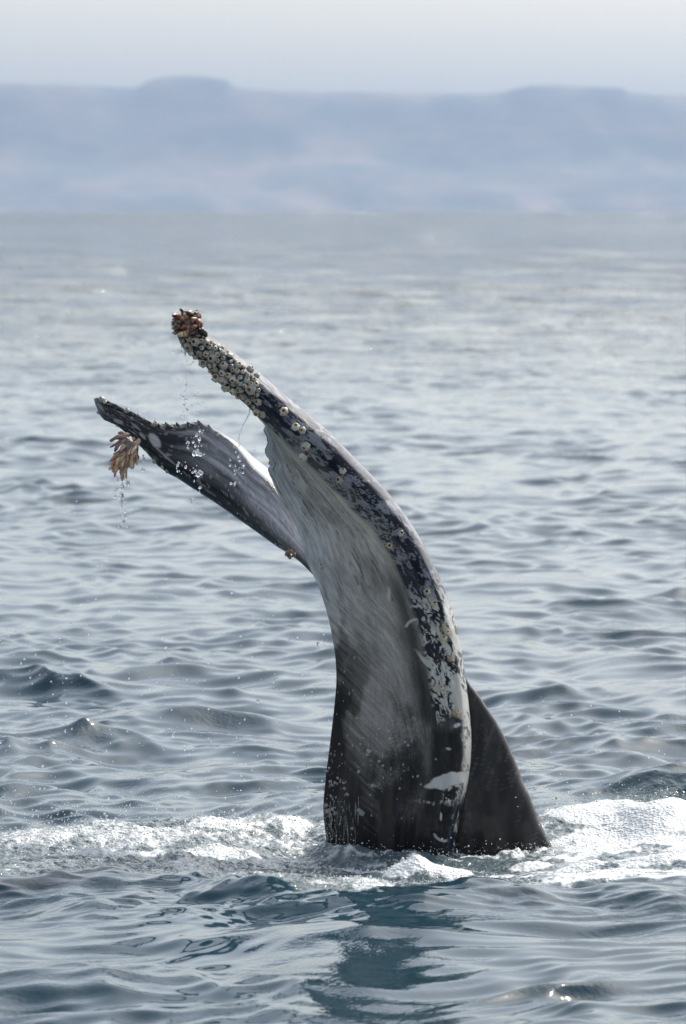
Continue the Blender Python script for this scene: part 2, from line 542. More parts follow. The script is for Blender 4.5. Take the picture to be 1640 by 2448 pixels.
def near_sec(i):
    R, M, L = (np.array(p, float) for p in NEAR[i])
    bw = np.linalg.norm(R - M) / 582
    dL, th = NEAR_DL[i], NEAR_TH[i]
    fl = min(1.0, np.linalg.norm(M - L) / 582 / 0.15)                  # how much of a flat blade there is

    def mk(f, d, q):       # f: 0 at M, +1 at R, -1 at L
        p = M + (R - M) * f if f >= 0 else M + (L - M) * (-f)
        return [p[0], p[1], d, q]
    b = bw
    return [mk(-1.0, dL, 0.0), mk(-0.72, 0.70 * dL - 0.012 * fl, 0.28), mk(-0.40, 0.36 * dL + 0.010 * fl, 0.60),
            mk(-0.10, 0.07 * dL + 0.006 * fl, 0.90), mk(0.16, -0.22 * b, 1.16), mk(0.45, -0.50 * b, 1.45),
            mk(0.72, -0.46 * b, 1.72), mk(0.90, -0.12 * b, 1.90), mk(1.0, 0.40 * b, 2.0), mk(0.93, 0.95 * b + 0.3 * th, 2.15),
            mk(0.45, 1.15 * b + 0.7 * th, 2.5), mk(-0.05, 0.9 * b + th, 3.0), mk(-0.45, 0.40 * dL + 0.045 + th, 3.45),
            mk(-0.85, 0.86 * dL + 0.024 + 0.5 * th, 3.85), mk(-1.0, dL + 0.010, 4.0)]


FAR = [((224, 949), (224, 956)), ((257, 959), (243, 995)), ((311, 982), (283, 1020)), ((366, 1009), (334, 1063)),
       ((428, 1014), (382, 1116)), ((482, 1010), (430, 1147)), ((522, 1034), (468, 1172)), ((563, 1067), (512, 1200)),
       ((604, 1118), (566, 1238)), ((642, 1154), (617, 1274)), ((683, 1205), (660, 1305)), ((719, 1270), (704, 1332)),
       ((775, 1345), (748, 1372)), ((830, 1420), (805, 1440))]
FAR_Y = np.interp(np.linspace(0, 1, len(FAR)), [0, 0.45, 0.8, 1], [20.95, 20.60, 20.30, 20.17])
FAR_S = [0, 0, 0, 0, 0, 1, 3, 10, 22, 26, 26, 20, 8, 0]               # back face showing above the trailing edge


def far_sec(i):
    U, D = (np.array(p, float) for p in FAR[i])
    w = np.linalg.norm(U - D) / 582
    n = (U - D) / max(np.linalg.norm(U - D), 1e-6)
    S = U + np.array([0.25, -1.0]) * FAR_S[i]
    th = min(0.075, 0.45 * w + 0.008)

    def mk(a, d, q):
        p = D + (U - D) * a
        return [p[0], p[1], d, q]
    dep = 0.05 + 0.012 * FAR_S[i]
    return [mk(1.0, 0.02 * w, 0.0), mk(0.75, -0.1 * w, 0.25), mk(0.45, -0.25 * w, 0.55), mk(0.2, -0.3 * w, 0.8),
            mk(0.04, -0.1 * w, 0.96), mk(0.0, 0.05, 1.05), mk(0.1, 0.05 + th, 1.2), mk(0.5, 0.07 + 1.2 * th, 2.0),
            [S[0], S[1], 0.03 + dep, 3.0], [*(0.7 * S + 0.3 * U), 0.03 + 0.7 * dep, 3.5], [*(0.3 * S + 0.7 * U), 0.02 * w + 0.02 + 0.3 * dep, 3.8],
            mk(1.0, 0.02 * w + 0.012, 4.0)]


STOCK = [(1085, 1540), (1113, 1618), (1150, 1668), (1189, 1729), (1222, 1796), (1250, 1865), (1276, 1927), (1297, 1975), (1325, 2033), (1362, 2130), (1385, 2210)]


def stock_sec(i):
    x, y = STOCK[i]
    xl = 985 if i > 1 else 985 + 45 * (2 - i)
    w = (x - xl) / 582
    t = 0.05 + 0.24 * min(1, i / 7)
    return [[xl + (x - xl) * f, y + 6 * (1 - f), d, q] for f, d, q in
            ((1.0, 0.0, 0), (0.985, -0.08 * t, 0.1), (0.85, -0.28 * t, 0.3), (0.6, -0.45 * t, 0.6), (0.3, -0.40 * t, 0.8), (0.0, 0.1 * t, 1),
             (0.3, t, 2), (0.6, 0.8 * t, 3), (0.85, 0.4 * t, 3.4), (0.985, 0.09 * t, 3.8), (1.0, 0.005, 4))]


def ell(px, py, cx, cy, a, b, ang, soft=0.25):
    c, s = math.cos(math.radians(ang)), math.sin(math.radians(ang))
    x, y = px - cx, py - cy
    r = np.sqrt(((x * c + y * s) / a) ** 2 + ((-x * s + y * c) / b) ** 2)
    return smooth(1 + soft, 1 - soft, r)


def mix(a, b, f):
    return a * (1 - f[..., None]) + np.asarray(b) * f[..., None]


def near_skin(px, py, q, s):
    """Pigment of the near fluke: grey streaked blade, black base, scarred leading edge."""
    lean = np.maximum(0, py - 1430) ** 1.1 / 420.0
    qw = q - lean * smooth(1.05, 0.5, q) + 0.05 * (fbm(s * 1.4, q * 2, 2) - 0.5)
    st = uni(fbm(s * 2.4, qw * 22 + s * 1.0, 4), 0.13)
    st2 = uni(fbm(s * 22.0 + 40, qw * 58 + s * 3, 3), 0.15)
    mot = uni(fbm(s * 6 + 5, q * 5, 4), 0.12)
    edge_y = np.interp(px, [760, 805, 860, 930, 1000, 1050, 1130], [1560, 1610, 1740, 1850, 1790, 1700, 1660])
    edge_y = edge_y + 35 * (st - 0.5) + 45 * (st2 - 0.5) + 190 * (mot - 0.5)
    grey = smooth(150, -190, py - edge_y)
    tone = np.interp(py, [980, 1250, 1450, 1600, 1750, 2000], [0.40, 0.36, 0.30, 0.24, 0.18, 0.12])
    tone = tone * (0.88 + 0.18 * st) * (0.80 + 0.36 * st2 - 0.14 * (st2 - 0.5) * smooth(1500, 1650, py)) * (0.72 + 0.52 * mot)
    tone = tone * (1 + 0.25 * smooth(0.45, 0.1, q) * smooth(1650, 1400, py))  # sky reflection painted in: brighter towards the trailing edge
    sky_tint = smooth(0.6, 0.1, q) * smooth(1600, 1350, py)  # bluish tinge of the reflected sky, painted into the skin colour
    flat = np.stack([tone * (1.04 - 0.06 * sky_tint), tone, tone * (0.95 + 0.10 * sky_tint)], -1)
    speck = smooth(0.66, 0.74, fbm(s * 22 + 5, qw * 75, 2)) * 0.6
    flat = mix(flat, (0.45, 0.45, 0.44), speck * smooth(1400, 1600, py) * 0.5)
    fleck = smooth(0.72, 0.76, fbm(s * 9 + 11, qw * 48, 2))
    flat = mix(flat, (0.05, 0.05, 0.055), fleck * 0.7 * smooth(1700, 1300, py))
    lfl = smooth(0.745, 0.78, fbm(s * 6 + 71, qw * 30 + 4, 2))
    flat = mix(flat, (0.52, 0.52, 0.50), lfl * 0.6 * smooth(1750, 1300, py))
    black = np.stack([0.008 + 0 * q, 0.008 + 0 * q, 0.010 + 0 * q], -1) * (0.6 + 0.9 * fbm(s * 5, q * 8, 3))[..., None]
    black = mix(black, (0.035, 0.032, 0.03), 0.8 * smooth(0.48, 0.62, fbm(s * 1.6 + 3, q * 5, 3)))
    flat = mix(black, flat, grey)
    # warm pale line along the foot of the leading edge
    foot = np.exp(-((q - 0.93) / 0.05) ** 2) * smooth(1420, 1330, py) * smooth(1000, 1050, py)
    flat = mix(flat, (0.42, 0.39, 0.33), foot * 0.55 * (0.5 + st2))
    # leading edge band
    w1 = fbm(s * 9, q * 4, 3)
    w2 = fbm(s * 15 + 31, q * 7 + 9, 3)
    sw = uni(fbm(s * 24 + 5 * (w1 - 0.5) + 4 * (w2 - 0.5), q * 5.5 + 9 * (w1 - 0.5) + 5 * (w2 - 0.5) + s * 5, 4, 0.62), 0.105)
    big = uni(fbm(s * 6 + 2, q * 2.2 + s * 2, 3), 0.13)
    cover = np.interp(py, [780, 960, 1100, 1300, 1400, 1440, 1560, 1680, 1730, 1780], [0.35, 0.50, 0.48, 0.42, 0.34, 0.44, 0.50, 0.44, 0.20, -0.1])
    cover = cover + 0.42 * (big - 0.5) * smooth(1.02, 1.15, q) - 0.30 * smooth(1.62, 1.80, q) * smooth(1480, 1350, py)
    scar = smooth(-0.10, 0.12, sw - (1 - cover)) * (0.55 + 0.45 * smooth(1400, 1460, py))
    navy = np.stack([0.012 + 0 * q, 0.014 + 0 * q, 0.026 + 0 * q], -1) * (0.5 + w1)[..., None]
    low = smooth(1400, 1480, py)
    scol = np.stack([np.interp(low, [0, 1], [0.36, 0.50]), np.interp(low, [0, 1], [0.375, 0.50]), np.interp(low, [0, 1], [0.41, 0.47])], -1)
    scol = scol * (0.65 + 0.6 * fbm(s * 40, q * 12, 2))[..., None]
    band = navy * (1 - scar[..., None]) + scol * scar[..., None]
    painted_sheen = smooth(1.86, 1.98, q + 0.10 * (w1 - 0.5)) * smooth(1420, 1330, py) * smooth(800, 880, py)  # wet sheen along the outer edge, painted into the skin colour
    band = mix(band, (0.24, 0.25, 0.27), painted_sheen * (0.35 + 0.65 * st2) * (0.5 + 0.5 * st))
    # big pale fingers reaching from the edge into the blade, low on the fluke
    wv = fbm(s * 5 + 8, q * 3, 3)
    fing = smooth(0.0, 0.10, uni(fbm((s - 0.20 * (q - 1.5)) * 15 + 1.6 * wv, q * 1.5 + 2.0, 3), 0.12) - 0.50 - 0.55 * smooth(1.30, 0.70, q))
    fing = fing * smooth(1475, 1510, py) * smooth(1725, 1690, py) * smooth(0.62, 0.80, q)
    inb = smooth(0.93, 1.05, q + 0.10 * (w1 - 0.5))
    tail_band = smooth(1700, 1760, py)
    inb2 = inb * (1 - tail_band) + tail_band * smooth(1.66, 1.74, q + 0.12 * (w1 - 0.5))
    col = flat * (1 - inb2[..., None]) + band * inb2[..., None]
    dk = smooth(0.90, 1.02, q) * (1 - inb2) * tail_band
    col = mix(col, (0.010, 0.010, 0.012), dk)
    halo = np.exp(-((q - 0.86) / 0.12) ** 2) * smooth(1330, 1420, py) * smooth(1760, 1700, py)
    col = mix(col, (0.02, 0.02, 0.022), halo * 0.85)
    col = mix(col, (0.42, 0.42, 0.39), fing)
    # pale rim low on the edge
    rim = smooth(1.70, 1.80, q + 0.16 * (w1 - 0.5)) * smooth(2.25, 2.05, q) * smooth(1690, 1740, py) * smooth(1935, 1900, py)
    rim = rim * (0.25 + 0.75 * smooth(0.22, 0.45, sw))
    col = mix(col, (0.45, 0.44, 0.41), rim)
    # named scars
    wob = 14 * (fbm(px * 0.05, py * 0.05, 3) - 0.5)
    patch = ell(px + wob, py + wob, 1078, 1865, 56, 17, -14, 0.12)
    patch = np.maximum(patch, ell(px + wob, py, 1040, 1876, 26, 8, -10, 0.2))
    patch = np.maximum(patch, ell(px + wob, py, 1085, 1900, 26, 22, -40, 0.3) * smooth(0.30, 0.55, sw))
    patch = np.maximum(patch, 0.6 * ell(px, py + wob, 1045, 1918, 45, 4, 3, 0.5) * smooth(0.3, 0.7, st2))
    patch = np.maximum(patch, ell(px, py + 0.3 * wob, 1093, 1733, 9, 5, -20))
    patch = np.maximum(patch, 0.8 * ell(px, py, 1072, 1790, 6, 3, 10))
    patch = np.maximum(patch, 0.9 * ell(px, py, 1054, 1952, 2.5, 10, 0))
    arc = np.abs(np.hypot(px - 1062, py - 1985) - 25)
    patch = np.maximum(patch, 0.8 * smooth(4, 2, arc) * smooth(0, 6, py - 1990) * smooth(6, 0, px - 1066))
    arc2 = np.abs(np.hypot(px - 996, py - 1508) - 27)
    patch = np.maximum(patch, 0.9 * smooth(4.0, 2.0, arc2) * smooth(0, 5, 1502 - py) * smooth(5, 0, px - 996))
    col = mix(col, (0.45, 0.46, 0.45), patch * (py > 1400))
    for (cx, cy, a, b, ang) in ((724, 1157, 16, 5, 63), (772, 1290, 5, 18, -12), (760, 1285, 4, 12, -20), (748, 1260, 3, 10, -20), (790, 1325, 3, 14, -20), (930, 1420, 4, 16, 0)):
        col = mix(col, (0.50, 0.50, 0.47), 0.75 * ell(px, py, cx, cy, a, b, ang, 0.4) * (q < 1))
    for (cx, cy, a, b) in ((1068, 1505, 15, 9), (1060, 1525, 12, 8), (1058, 1648, 14, 9), (1092, 1705, 10, 8), (1080, 1575, 8, 9)):
        col = mix(col, (0.42, 0.33, 0.20), 0.65 * ell(px + wob, py + wob, cx, cy, a, b, 0, 0.5) * (q < 2))
    # back of the fluke
    back = smooth(2.02, 2.12, q)
    gb = 0.03 + 0.40 * fbm(s * 3, q * 8, 3) * smooth(1600, 1300, py)
    col = col * (1 - back[..., None]) + np.stack([gb, gb, gb * 1.1], -1) * back[..., None]
    return np.clip(col, 0.004, 0.6)


def far_skin(px, py, q, s):
    st = uni(fbm(s * 2.6, q * 14 + s * 3, 4), 0.13)
    st2 = uni(fbm(s * 12, q * 55 + s * 8, 3), 0.15)
    mot = uni(fbm(s * 6, q * 5 + 3, 4), 0.12)
    g = smooth(-60, 130, (px - 455) - 0.55 * (py - 1070) + 45 * (st - 0.5) + 60 * (mot - 0.5)) * smooth(1.0, 0.45, q + 0.12 * (st - 0.5) + 0.12 * (mot - 0.5))
    tone = (0.33 + 0.16 * smooth(560, 700, px)) * (0.72 + 0.4 * st) * (0.72 + 0.5 * st2) * (0.8 + 0.35 * mot)
    col = np.stack([0.014 * (0.6 + st), 0.014 * (0.6 + st), 0.016 * (0.6 + st)], -1)
    col = mix(col, (0.16, 0.16, 0.17), 0.5 * smooth(0.75, 0.95, st2) * smooth(0.8, 0.95, q + 0.0) * smooth(260, 320, px))
    col = col * (1 - g[..., None]) + np.stack([tone, tone, tone * 1.04], -1) * g[..., None]
    wl = smooth(0.62, 0.70, fbm(s * 9, q * 26, 3)) * smooth(360, 300, px)
    col = mix(col, (0.30, 0.31, 0.32), 0.7 * wl)
    sp = smooth(0.90, 0.97, uni(fbm(s * 45 + 3, q * 22, 2), 0.15))
    col = mix(col, (0.30, 0.30, 0.31), 0.6 * sp)
    for (cx, cy, a, b, ang, k) in ((370, 1053, 20, 10, 52, 0.9), (341, 1042, 11, 4, 50, 0.6), (283, 1008, 13, 4, 25, 0.6), (240, 972, 12, 3, 50, 0.5), (395, 1090, 36, 2.5, 42, 0.5), (325, 1020, 16, 2.5, 40, 0.5)):
        col = mix(col, (0.40, 0.39, 0.38), k * ell(px, py, cx, cy, a, b, ang, 0.25) * (q < 1.05))
    back = smooth(1.1, 1.3, q) * smooth(3.95, 3.8, q)
    b0 = 0.10 + 0.28 * smooth(480, 580, px) * smooth(1.5, 3.0, q)
    col = col * (1 - back[..., None]) + np.stack([b0, b0, b0], -1) * back[..., None]
    return np.clip(col, 0.004, 0.6)


def stock_skin(px, py, q, s):
    st = fbm(py * 0.006, px * 0.05, 4)
    v = 0.006 + 0.014 * smooth(0.45, 0.7, st)
    ltr = np.exp(-((px - 1105 - 0.0 * py) / 35) ** 2) * smooth(1700, 1900, py)  # lighter hollow beside the ridge: shading painted into the skin colour
    v = v + 0.03 * ltr * st
    col = np.stack([v, v * 0.98, v * 1.05], -1)
    bl = uni(fbm(px * 0.022 + 3, py * 0.009, 4), 0.12)
    col = mix(col, (0.034, 0.031, 0.029), 0.7 * smooth(0.55, 0.9, bl))  # paler blotches: sheen painted into the skin colour
    sc_ = uni(fbm((px + 0.35 * py) * 0.16, (py - 0.3 * px) * 0.010, 3), 0.13)
    col = mix(col, (0.10, 0.10, 0.10), 0.45 * smooth(0.93, 0.99, sc_))
    w = smooth(0.72, 0.76, fbm(px * 0.03 + 7, py * 0.012, 3))
    return np.clip(mix(col, (0.07, 0.065, 0.06), 0.5 * w), 0.004, 0.5)


def build_tail():
    parts, off = [], 0
    Vs, Qs, cols, uvs, info = [], [], [], [], []
    for kind, (stations, sec, yo, na, nr) in {
        'near': (NEAR, near_sec, NEAR_Y, 780, 250),
        'far': (FAR, far_sec, FAR_Y, 420, 150),
        'stock': ([((850, y), (x, y)) for x, y in STOCK], stock_sec, [20.18] * len(STOCK), 180, 90),
    }.items():
        G, tq = loft(stations, na, nr, sec, yo)
        px, py, dep, q = (G[..., k] for k in range(4))
        s = np.repeat((tq / 582)[:, None], nr, 1)
        if kind == 'near':
            # ragged trailing edge near the tip, folds along the blade
            rag = smooth(1160, 1110, py) * smooth(1005, 1020, py) * smooth(0.5, 0.0, np.minimum(q, 4 - q))
            px = px + rag * 5 * np.sin((py - 1040) / 26 * math.pi) + rag * 5 * (fbm(py * 0.10, 0 * q, 2) - 0.5)
            fold = (fbm(s * 1.3 + 2, q * 7, 3) - 0.5) * 0.020 * smooth(0, 0.15, q) * smooth(1.1, 0.9, q)
            lump = (fbm(s * 11, q * 4, 3) - 0.5) * 0.018 * smooth(0.95, 1.2, q) * smooth(2.2, 1.9, q)
            rib = 0.016 * (fbm(s * 0.9 + 4, q * 15, 2) - 0.5) * smooth(0.42, 0.25, q) * smooth(1700, 1500, py) * smooth(1040, 1120, py) * smooth(0, 0.06, q)
            rib2 = 0.018 * (fbm(s * 1.2, q * 30 + s, 2) - 0.5) * smooth(1895, 1940, py) * smooth(0.42, 0.25, q)
            dep = dep + fold + lump + rib + rib2
            col = near_skin(px, py, q, s)
        elif kind == 'far':
            tp = np.minimum(q, 4 - q)
            teeth = smooth(0.22, 0.0, tp) * smooth(355, 372, px) * smooth(530, 480, px)
            saw = ((px - 368) / 26.0) % 1.0
            py = py + teeth * (15 * saw - 5) + smooth(0.15, 0, tp) * 5 * (fbm(px * 0.09, 0 * q, 3) - 0.5) * smooth(620, 500, px)
            lo = np.exp(-((q - 1.0) / 0.06) ** 2)
            py = py + lo * 8 * (fbm(px * 0.07 + 3, 0 * q, 3) - 0.5) * smooth(440, 400, px)
            dep = dep + 0.014 * (fbm(s * 1.5, q * 9, 3) - 0.5) * smooth(0, 0.2, q) * smooth(1.0, 0.8, q)
            col = far_skin(px, py, q, s)
        else:
            px = px + smooth(0.3, 0.0, np.minimum(q, 4 - q)) * 4 * (fbm(py * 0.03, 0 * py, 3) - 0.5)
            dep = dep + 0.03 * (fbm(px * 0.010, py * 0.006, 3) - 0.5) * smooth(0, 0.25, np.minimum(q, 4 - q))
            col = stock_skin(px, py, q, s)
        V = P(px, py, dep)
        for row, k in enumerate((0.0, 0.45, 0.7, 0.85, 0.95)):           # round the tip off to a point
            c = V[row].mean(axis=0)
            V[row] = c + (V[row] - c) * k
        Vs.append(V.reshape(-1, 3))
        Qs.append(grid_quads(na, nr, True, off))
        cols.append(np.concatenate([col, np.ones(col.shape[:2] + (1,))], -1).reshape(-1, 4))
        uvs.append(np.stack([s, q, 0 * q + {'near': 0, 'far': 7, 'stock': 14}[kind]], -1).reshape(-1, 3))
        info.append((kind, V, px, py, q))
        off += na * nr
    me = mesh_from('humpback_whale', np.concatenate(Vs), np.concatenate(Qs))
    attr(me, 'skin', np.concatenate(cols), 'FLOAT_COLOR')
    attr(me, 'run', np.concatenate(uvs), 'FLOAT_VECTOR')
    return me, {k: (V, px, py, q) for k, V, px, py, q in info}


def skin_material():
    m, nt, b, out = material('wet_whale_skin')
    lk = nt.links.new
    col = N(nt, 'ShaderNodeAttribute', attribute_name='skin').outputs['Color']
    run = N(nt, 'ShaderNodeAttribute', attribute_name='run').outputs['Vector']
    mp = N(nt, 'ShaderNodeMapping')
    mp.inputs['Scale'].default_value = (6, 26, 1)
    lk(run, mp.inputs['Vector'])
    t = N(nt, 'ShaderNodeTexNoise', Scale=1.6, Detail=5.0, Roughness=0.65)
    lk(mp.outputs[0], t.inputs['Vector'])
    mr = N(nt, 'ShaderNodeMapRange')
    mr.inputs['From Min'].default_value, mr.inputs['From Max'].default_value = 0.3, 0.7
    mr.inputs['To Min'].default_value, mr.inputs['To Max'].default_value = 0.86, 1.14
    lk(t.outputs['Fac'], mr.inputs['Value'])
    mu = N(nt, 'ShaderNodeMix', data_type='RGBA', blend_type='MULTIPLY')
    mu.inputs['Factor'].default_value = 1.0
    lk(col, mu.inputs['A'])
    lk(mr.outputs[0], mu.inputs['B'])
    lk(mu.outputs['Result'], b.inputs['Base Color'])
    b.inputs['Roughness'].default_value = 0.38
    b.inputs['Specular IOR Level'].default_value = 0.12
    b.inputs['Coat Weight'].default_value = 0.40
    b.inputs['Coat Roughness'].default_value = 0.07
    b.inputs['Coat IOR'].default_value = 1.33
    bp = N(nt, 'ShaderNodeBump', Strength=0.22, Distance=0.005)
    lk(t.outputs['Fac'], bp.inputs['Height'])
    lk(bp.outputs[0], b.inputs['Normal'])
    return m


tail_me, TAIL = build_tail()
whale = link('humpback_whale', tail_me, skin_material())
whale['label'] = 'black and grey whale tail raised from the foaming sea, barnacles along its flukes'
whale['category'] = 'whale'
_nrm = np.empty(len(tail_me.vertices) * 3, np.float32)
tail_me.vertices.foreach_get('normal', _nrm)
_nrm = _nrm.reshape(-1, 3)
_offs = {'near': 0, 'far': 780 * 250, 'stock': 780 * 250 + 420 * 150}


def on_skin(kind, px, py, qmax=2.05):
    """Surface point and outward normal of the skin under photo pixel (px, py)."""
    V, vx, vy, q = TAIL[kind]
    d = (vx - px) ** 2 + (vy - py) ** 2 + np.where(q > qmax, 1e9, 0)
    k = int(np.argmin(d))
    p = V.reshape(-1, 3)[k]
    n = _nrm[_offs[kind] + k]
    if n[1] > 0.2 and kind == 'near': n = -n
    return Vector(p), Vector(n)


# ------------------------------------------------------------------ barnacles
def barnacle_mesh(seed, squat=1.0):
    r = np.random.default_rng(seed)
    ns = 12
    prof = [(1.0, -0.15), (0.98, 0.25), (0.74, 0.72), (0.46, 0.90), (0.34, 0.78), (0.16, 0.52)]
    V, cols = [], []
    orange = r.uniform(0.2, 1.0)
    tint = r.uniform(0.7, 1.15)
    ragged = r.uniform(0.05, 0.16)
    for ri, (rad, h) in enumerate(prof):
        for k in range(ns):
            a = 2 * math.pi * k / ns
            rr = rad * (1 + (0.09 if k % 2 else -0.07) * (ri < 4) + r.uniform(-0.05, 0.05))
            V.append((rr * math.cos(a), rr * math.sin(a), h * squat + r.uniform(-ragged, ragged) * (ri > 0)))
            w = r.uniform(0.75, 1.1) * (1.0 if k % 2 else 0.8)
            if ri < 3: c = np.array([0.52, 0.495, 0.42]) * w * tint
            elif ri == 3: c = np.array([0.66, 0.53, 0.36]) * w
            else: c = np.array([0.34 * orange + 0.03, 0.14 * orange + 0.025, 0.02]) * w
            cols.append((*c, 1))
    n = len(V)
    Q = list(grid_quads(len(prof), ns, True))
    me = mesh_from('barnacle', V, Q)
    V0 = (len(prof) - 1) * ns
    attr(me, 'shell', np.array(cols), 'FLOAT_COLOR')
    return me


def attr_material(name, at, rough, coat=0.0, bump=0.0, scale=200.0, sss=0.0):
    m, nt, b, out = material(name)
    lk = nt.links.new
    col = N(nt, 'ShaderNodeAttribute', attribute_name=at).outputs['Color']
    oi = N(nt, 'ShaderNodeObjectInfo')
    tc = N(nt, 'ShaderNodeNewGeometry')
    t = N(nt, 'ShaderNodeTexNoise', Scale=scale, Detail=3.0)
    lk(tc.outputs['Position'], t.inputs['Vector'])
    v = math_node(nt, 'ADD', math_node(nt, 'MULTIPLY', t.outputs['Fac'], 0.7), math_node(nt, 'MULTIPLY', oi.outputs['Random'], 0.5))
    v = math_node(nt, 'ADD', v, 0.4)
    mu = N(nt, 'ShaderNodeMix', data_type='RGBA', blend_type='MULTIPLY')
    mu.inputs['Factor'].default_value = 1.0
    lk(col, mu.inputs['A'])
    lk(v, mu.inputs['B'])
    lk(mu.outputs['Result'], b.inputs['Base Color'])
    b.inputs['Roughness'].default_value = rough
    b.inputs['Coat Weight'].default_value = coat
    b.inputs['Coat Roughness'].default_value = 0.12
    if sss:
        b.inputs['Subsurface Weight'].default_value = sss
        b.inputs['Subsurface Radius'].default_value = (0.012, 0.006, 0.003)
        b.inputs['Subsurface Scale'].default_value = 1.0
    if bump:
        bp = N(nt, 'ShaderNodeBump', Strength=0.6, Distance=bump)
        lk(t.outputs['Fac'], bp.inputs['Height'])
        lk(bp.outputs[0], b.inputs['Normal'])
    return m


shell_mat = attr_material('barnacle_shell', 'shell', 0.45, 0.4, 0.002, 260)
barn = [barnacle_mesh(k, sq) for k, sq in enumerate((1.25, 1.1, 0.95, 1.2, 0.8, 1.05, 1.45, 0.65, 1.3, 0.9))]
for b_ in barn:
    b_.materials.append(shell_mat)


def put_barnacle(kind, px, py, rpx, k=None, sink=0.0, qmax=2.05):
    p, n = on_skin(kind, px, py, qmax)
    me = barn[random.randrange(len(barn)) if k is None else k]
    o = link('barnacle', me, None, whale)
    r = rpx / 582
    n = (n + Vector((random.uniform(-.45, .45), random.uniform(-.3, .3), random.uniform(-.2, .75)))).normalized()
    M = n.to_track_quat('Z', 'Y').to_matrix().to_4x4() @ Matrix.Rotation(random.uniform(0, 6.28), 4, 'Z')
    o.matrix_world = Matrix.Translation(p - n * sink) @ M @ Matrix.Diagonal((r, r, r * random.uniform(0.85, 1.15), 1))
    return o


# dense crust from the tip down: dart throwing between the two edges of the band
placed = []
edgeR = np.array([s[0] for s in NEAR], float)
edgeL = np.array([s[2] for s in NEAR], float)
tries = 0
while tries < 5000 and len(placed) < 135:
    tries += 1
    t = random.uniform(0.6, 6.1)
    f = random.uniform(0.02, 0.90)
    i = int(t)
    a = edgeL[i] + (edgeL[i + 1] - edgeL[i]) * (t - i)
    b = edgeR[i] + (edgeR[i + 1] - edgeR[i]) * (t - i)
    # the crust thins out towards the lower right
    if t > 4.6 and f > 0.80 - 0.40 * (t - 4.6): continue
    if t < 2 and f > 0.85: continue
    x, y = a + (b - a) * f
    r = random.choice((6, 7, 8, 9, 10, 11, 12.5, 13.5)) * (0.72 if f > 0.68 else 1.0)
    if any((x - u) ** 2 + (y - v) ** 2 < (0.80 * (r + w)) ** 2 for u, v, w in placed): continue
    placed.append((x, y, r))
for x, y, r in placed:
    put_barnacle('near', x, y, r)
for x, y, r in ((678, 984, 11), (706, 1020, 10), (723, 1029, 9), (733, 1065, 11), (725, 1091, 11), (819, 1124, 9), (814, 1148, 10),
                (628, 990, 10), (960, 1275, 8), (933, 1303, 9), (922, 1300, 6), (1022, 1414, 9), (1017, 1436, 8), (1036, 1441, 9),
                (1069, 1512, 8), (1062, 1524, 7), (648, 1107, 6), (768, 1350, 7), (1058, 1645, 6), (1096, 1700, 6)):
    put_barnacle('near', x, y, r, sink=0.002)
for x, y, r in ((243, 956, 8), (303, 983, 7), (372, 1014, 7), (252, 962, 5), (345, 1001, 4), (562, 1071, 6), (586, 1100, 5), (640, 1157, 6), (652, 1170, 7), (521, 1040, 5), (604, 1122, 5),
                (410, 1017, 4), (330, 993, 4), (236, 986, 5), (281, 1018, 5), (388, 1117, 6), (372, 1103, 6), (400, 1126, 6)):
    put_barnacle('far', x, y, r, sink=0.001, qmax=1.06)


# ------------------------------------------------------------------ soft stalked barnacles in tufts
def finger(p0, d, length, r0, r1, bend, seed, tip_col, root_col, ns=9, nr=9):
    r = np.random.default_rng(seed)
    V, cols = [], []
    d = Vector(d).normalized()
    side = d.cross(Vector((0.3, 1, 0.2))).normalized()
    up = d.cross(side)
    pts, p, dd = [], Vector(p0), d.copy()
    for k in range(nr):
        pts.append((p.copy(), dd.copy()))
        dd = (dd + Vector(bend) * (1.0 / nr)).normalized()
        p = p + dd * (length / (nr - 1))
    for k, (c, dd) in enumerate(pts):
        u = k / (nr - 1)
        rad = r0 * (1 - u) + r1 * u
        rad *= 1 + 0.35 * math.sin(u * 7 + seed) * (u > 0.3)
        if k == nr - 1: rad *= 0.62
        s_ = dd.cross(Vector((0.31, 0.9, 0.2))).normalized()
        u_ = dd.cross(s_)
        for j in range(ns):
            a = 2 * math.pi * j / ns
            rr = rad * (1 + r.uniform(-0.2, 0.2))
            V.append(c + s_ * (rr * math.cos(a)) + u_ * (rr * math.sin(a)))
            w = r.uniform(0.75, 1.25)
            cols.append((*(np.array(root_col) * (1 - u) + np.array(tip_col) * u) * w, 1))
    V.append(pts[-1][0] + pts[-1][1] * r1 * 0.5)
    cols.append((*tip_col, 1))
    Q = [tuple(q) for q in grid_quads(nr, ns, True)]
    last = (nr - 1) * ns
    me = bpy.data.meshes.new('stalk')
    tri = [(last + j, last + (j + 1) % ns, len(V) - 1) for j in range(ns)]
    me.from_pydata([tuple(v) for v in V], [], Q + tri)
    me.polygons.foreach_set('use_smooth', np.ones(len(me.polygons), bool))
    attr(me, 'flesh', np.array(cols), 'FLOAT_COLOR')
    return me


flesh_mat = attr_material('stalked_barnacle_flesh', 'flesh', 0.4, 0.5, 0.003, 160, 0.15)


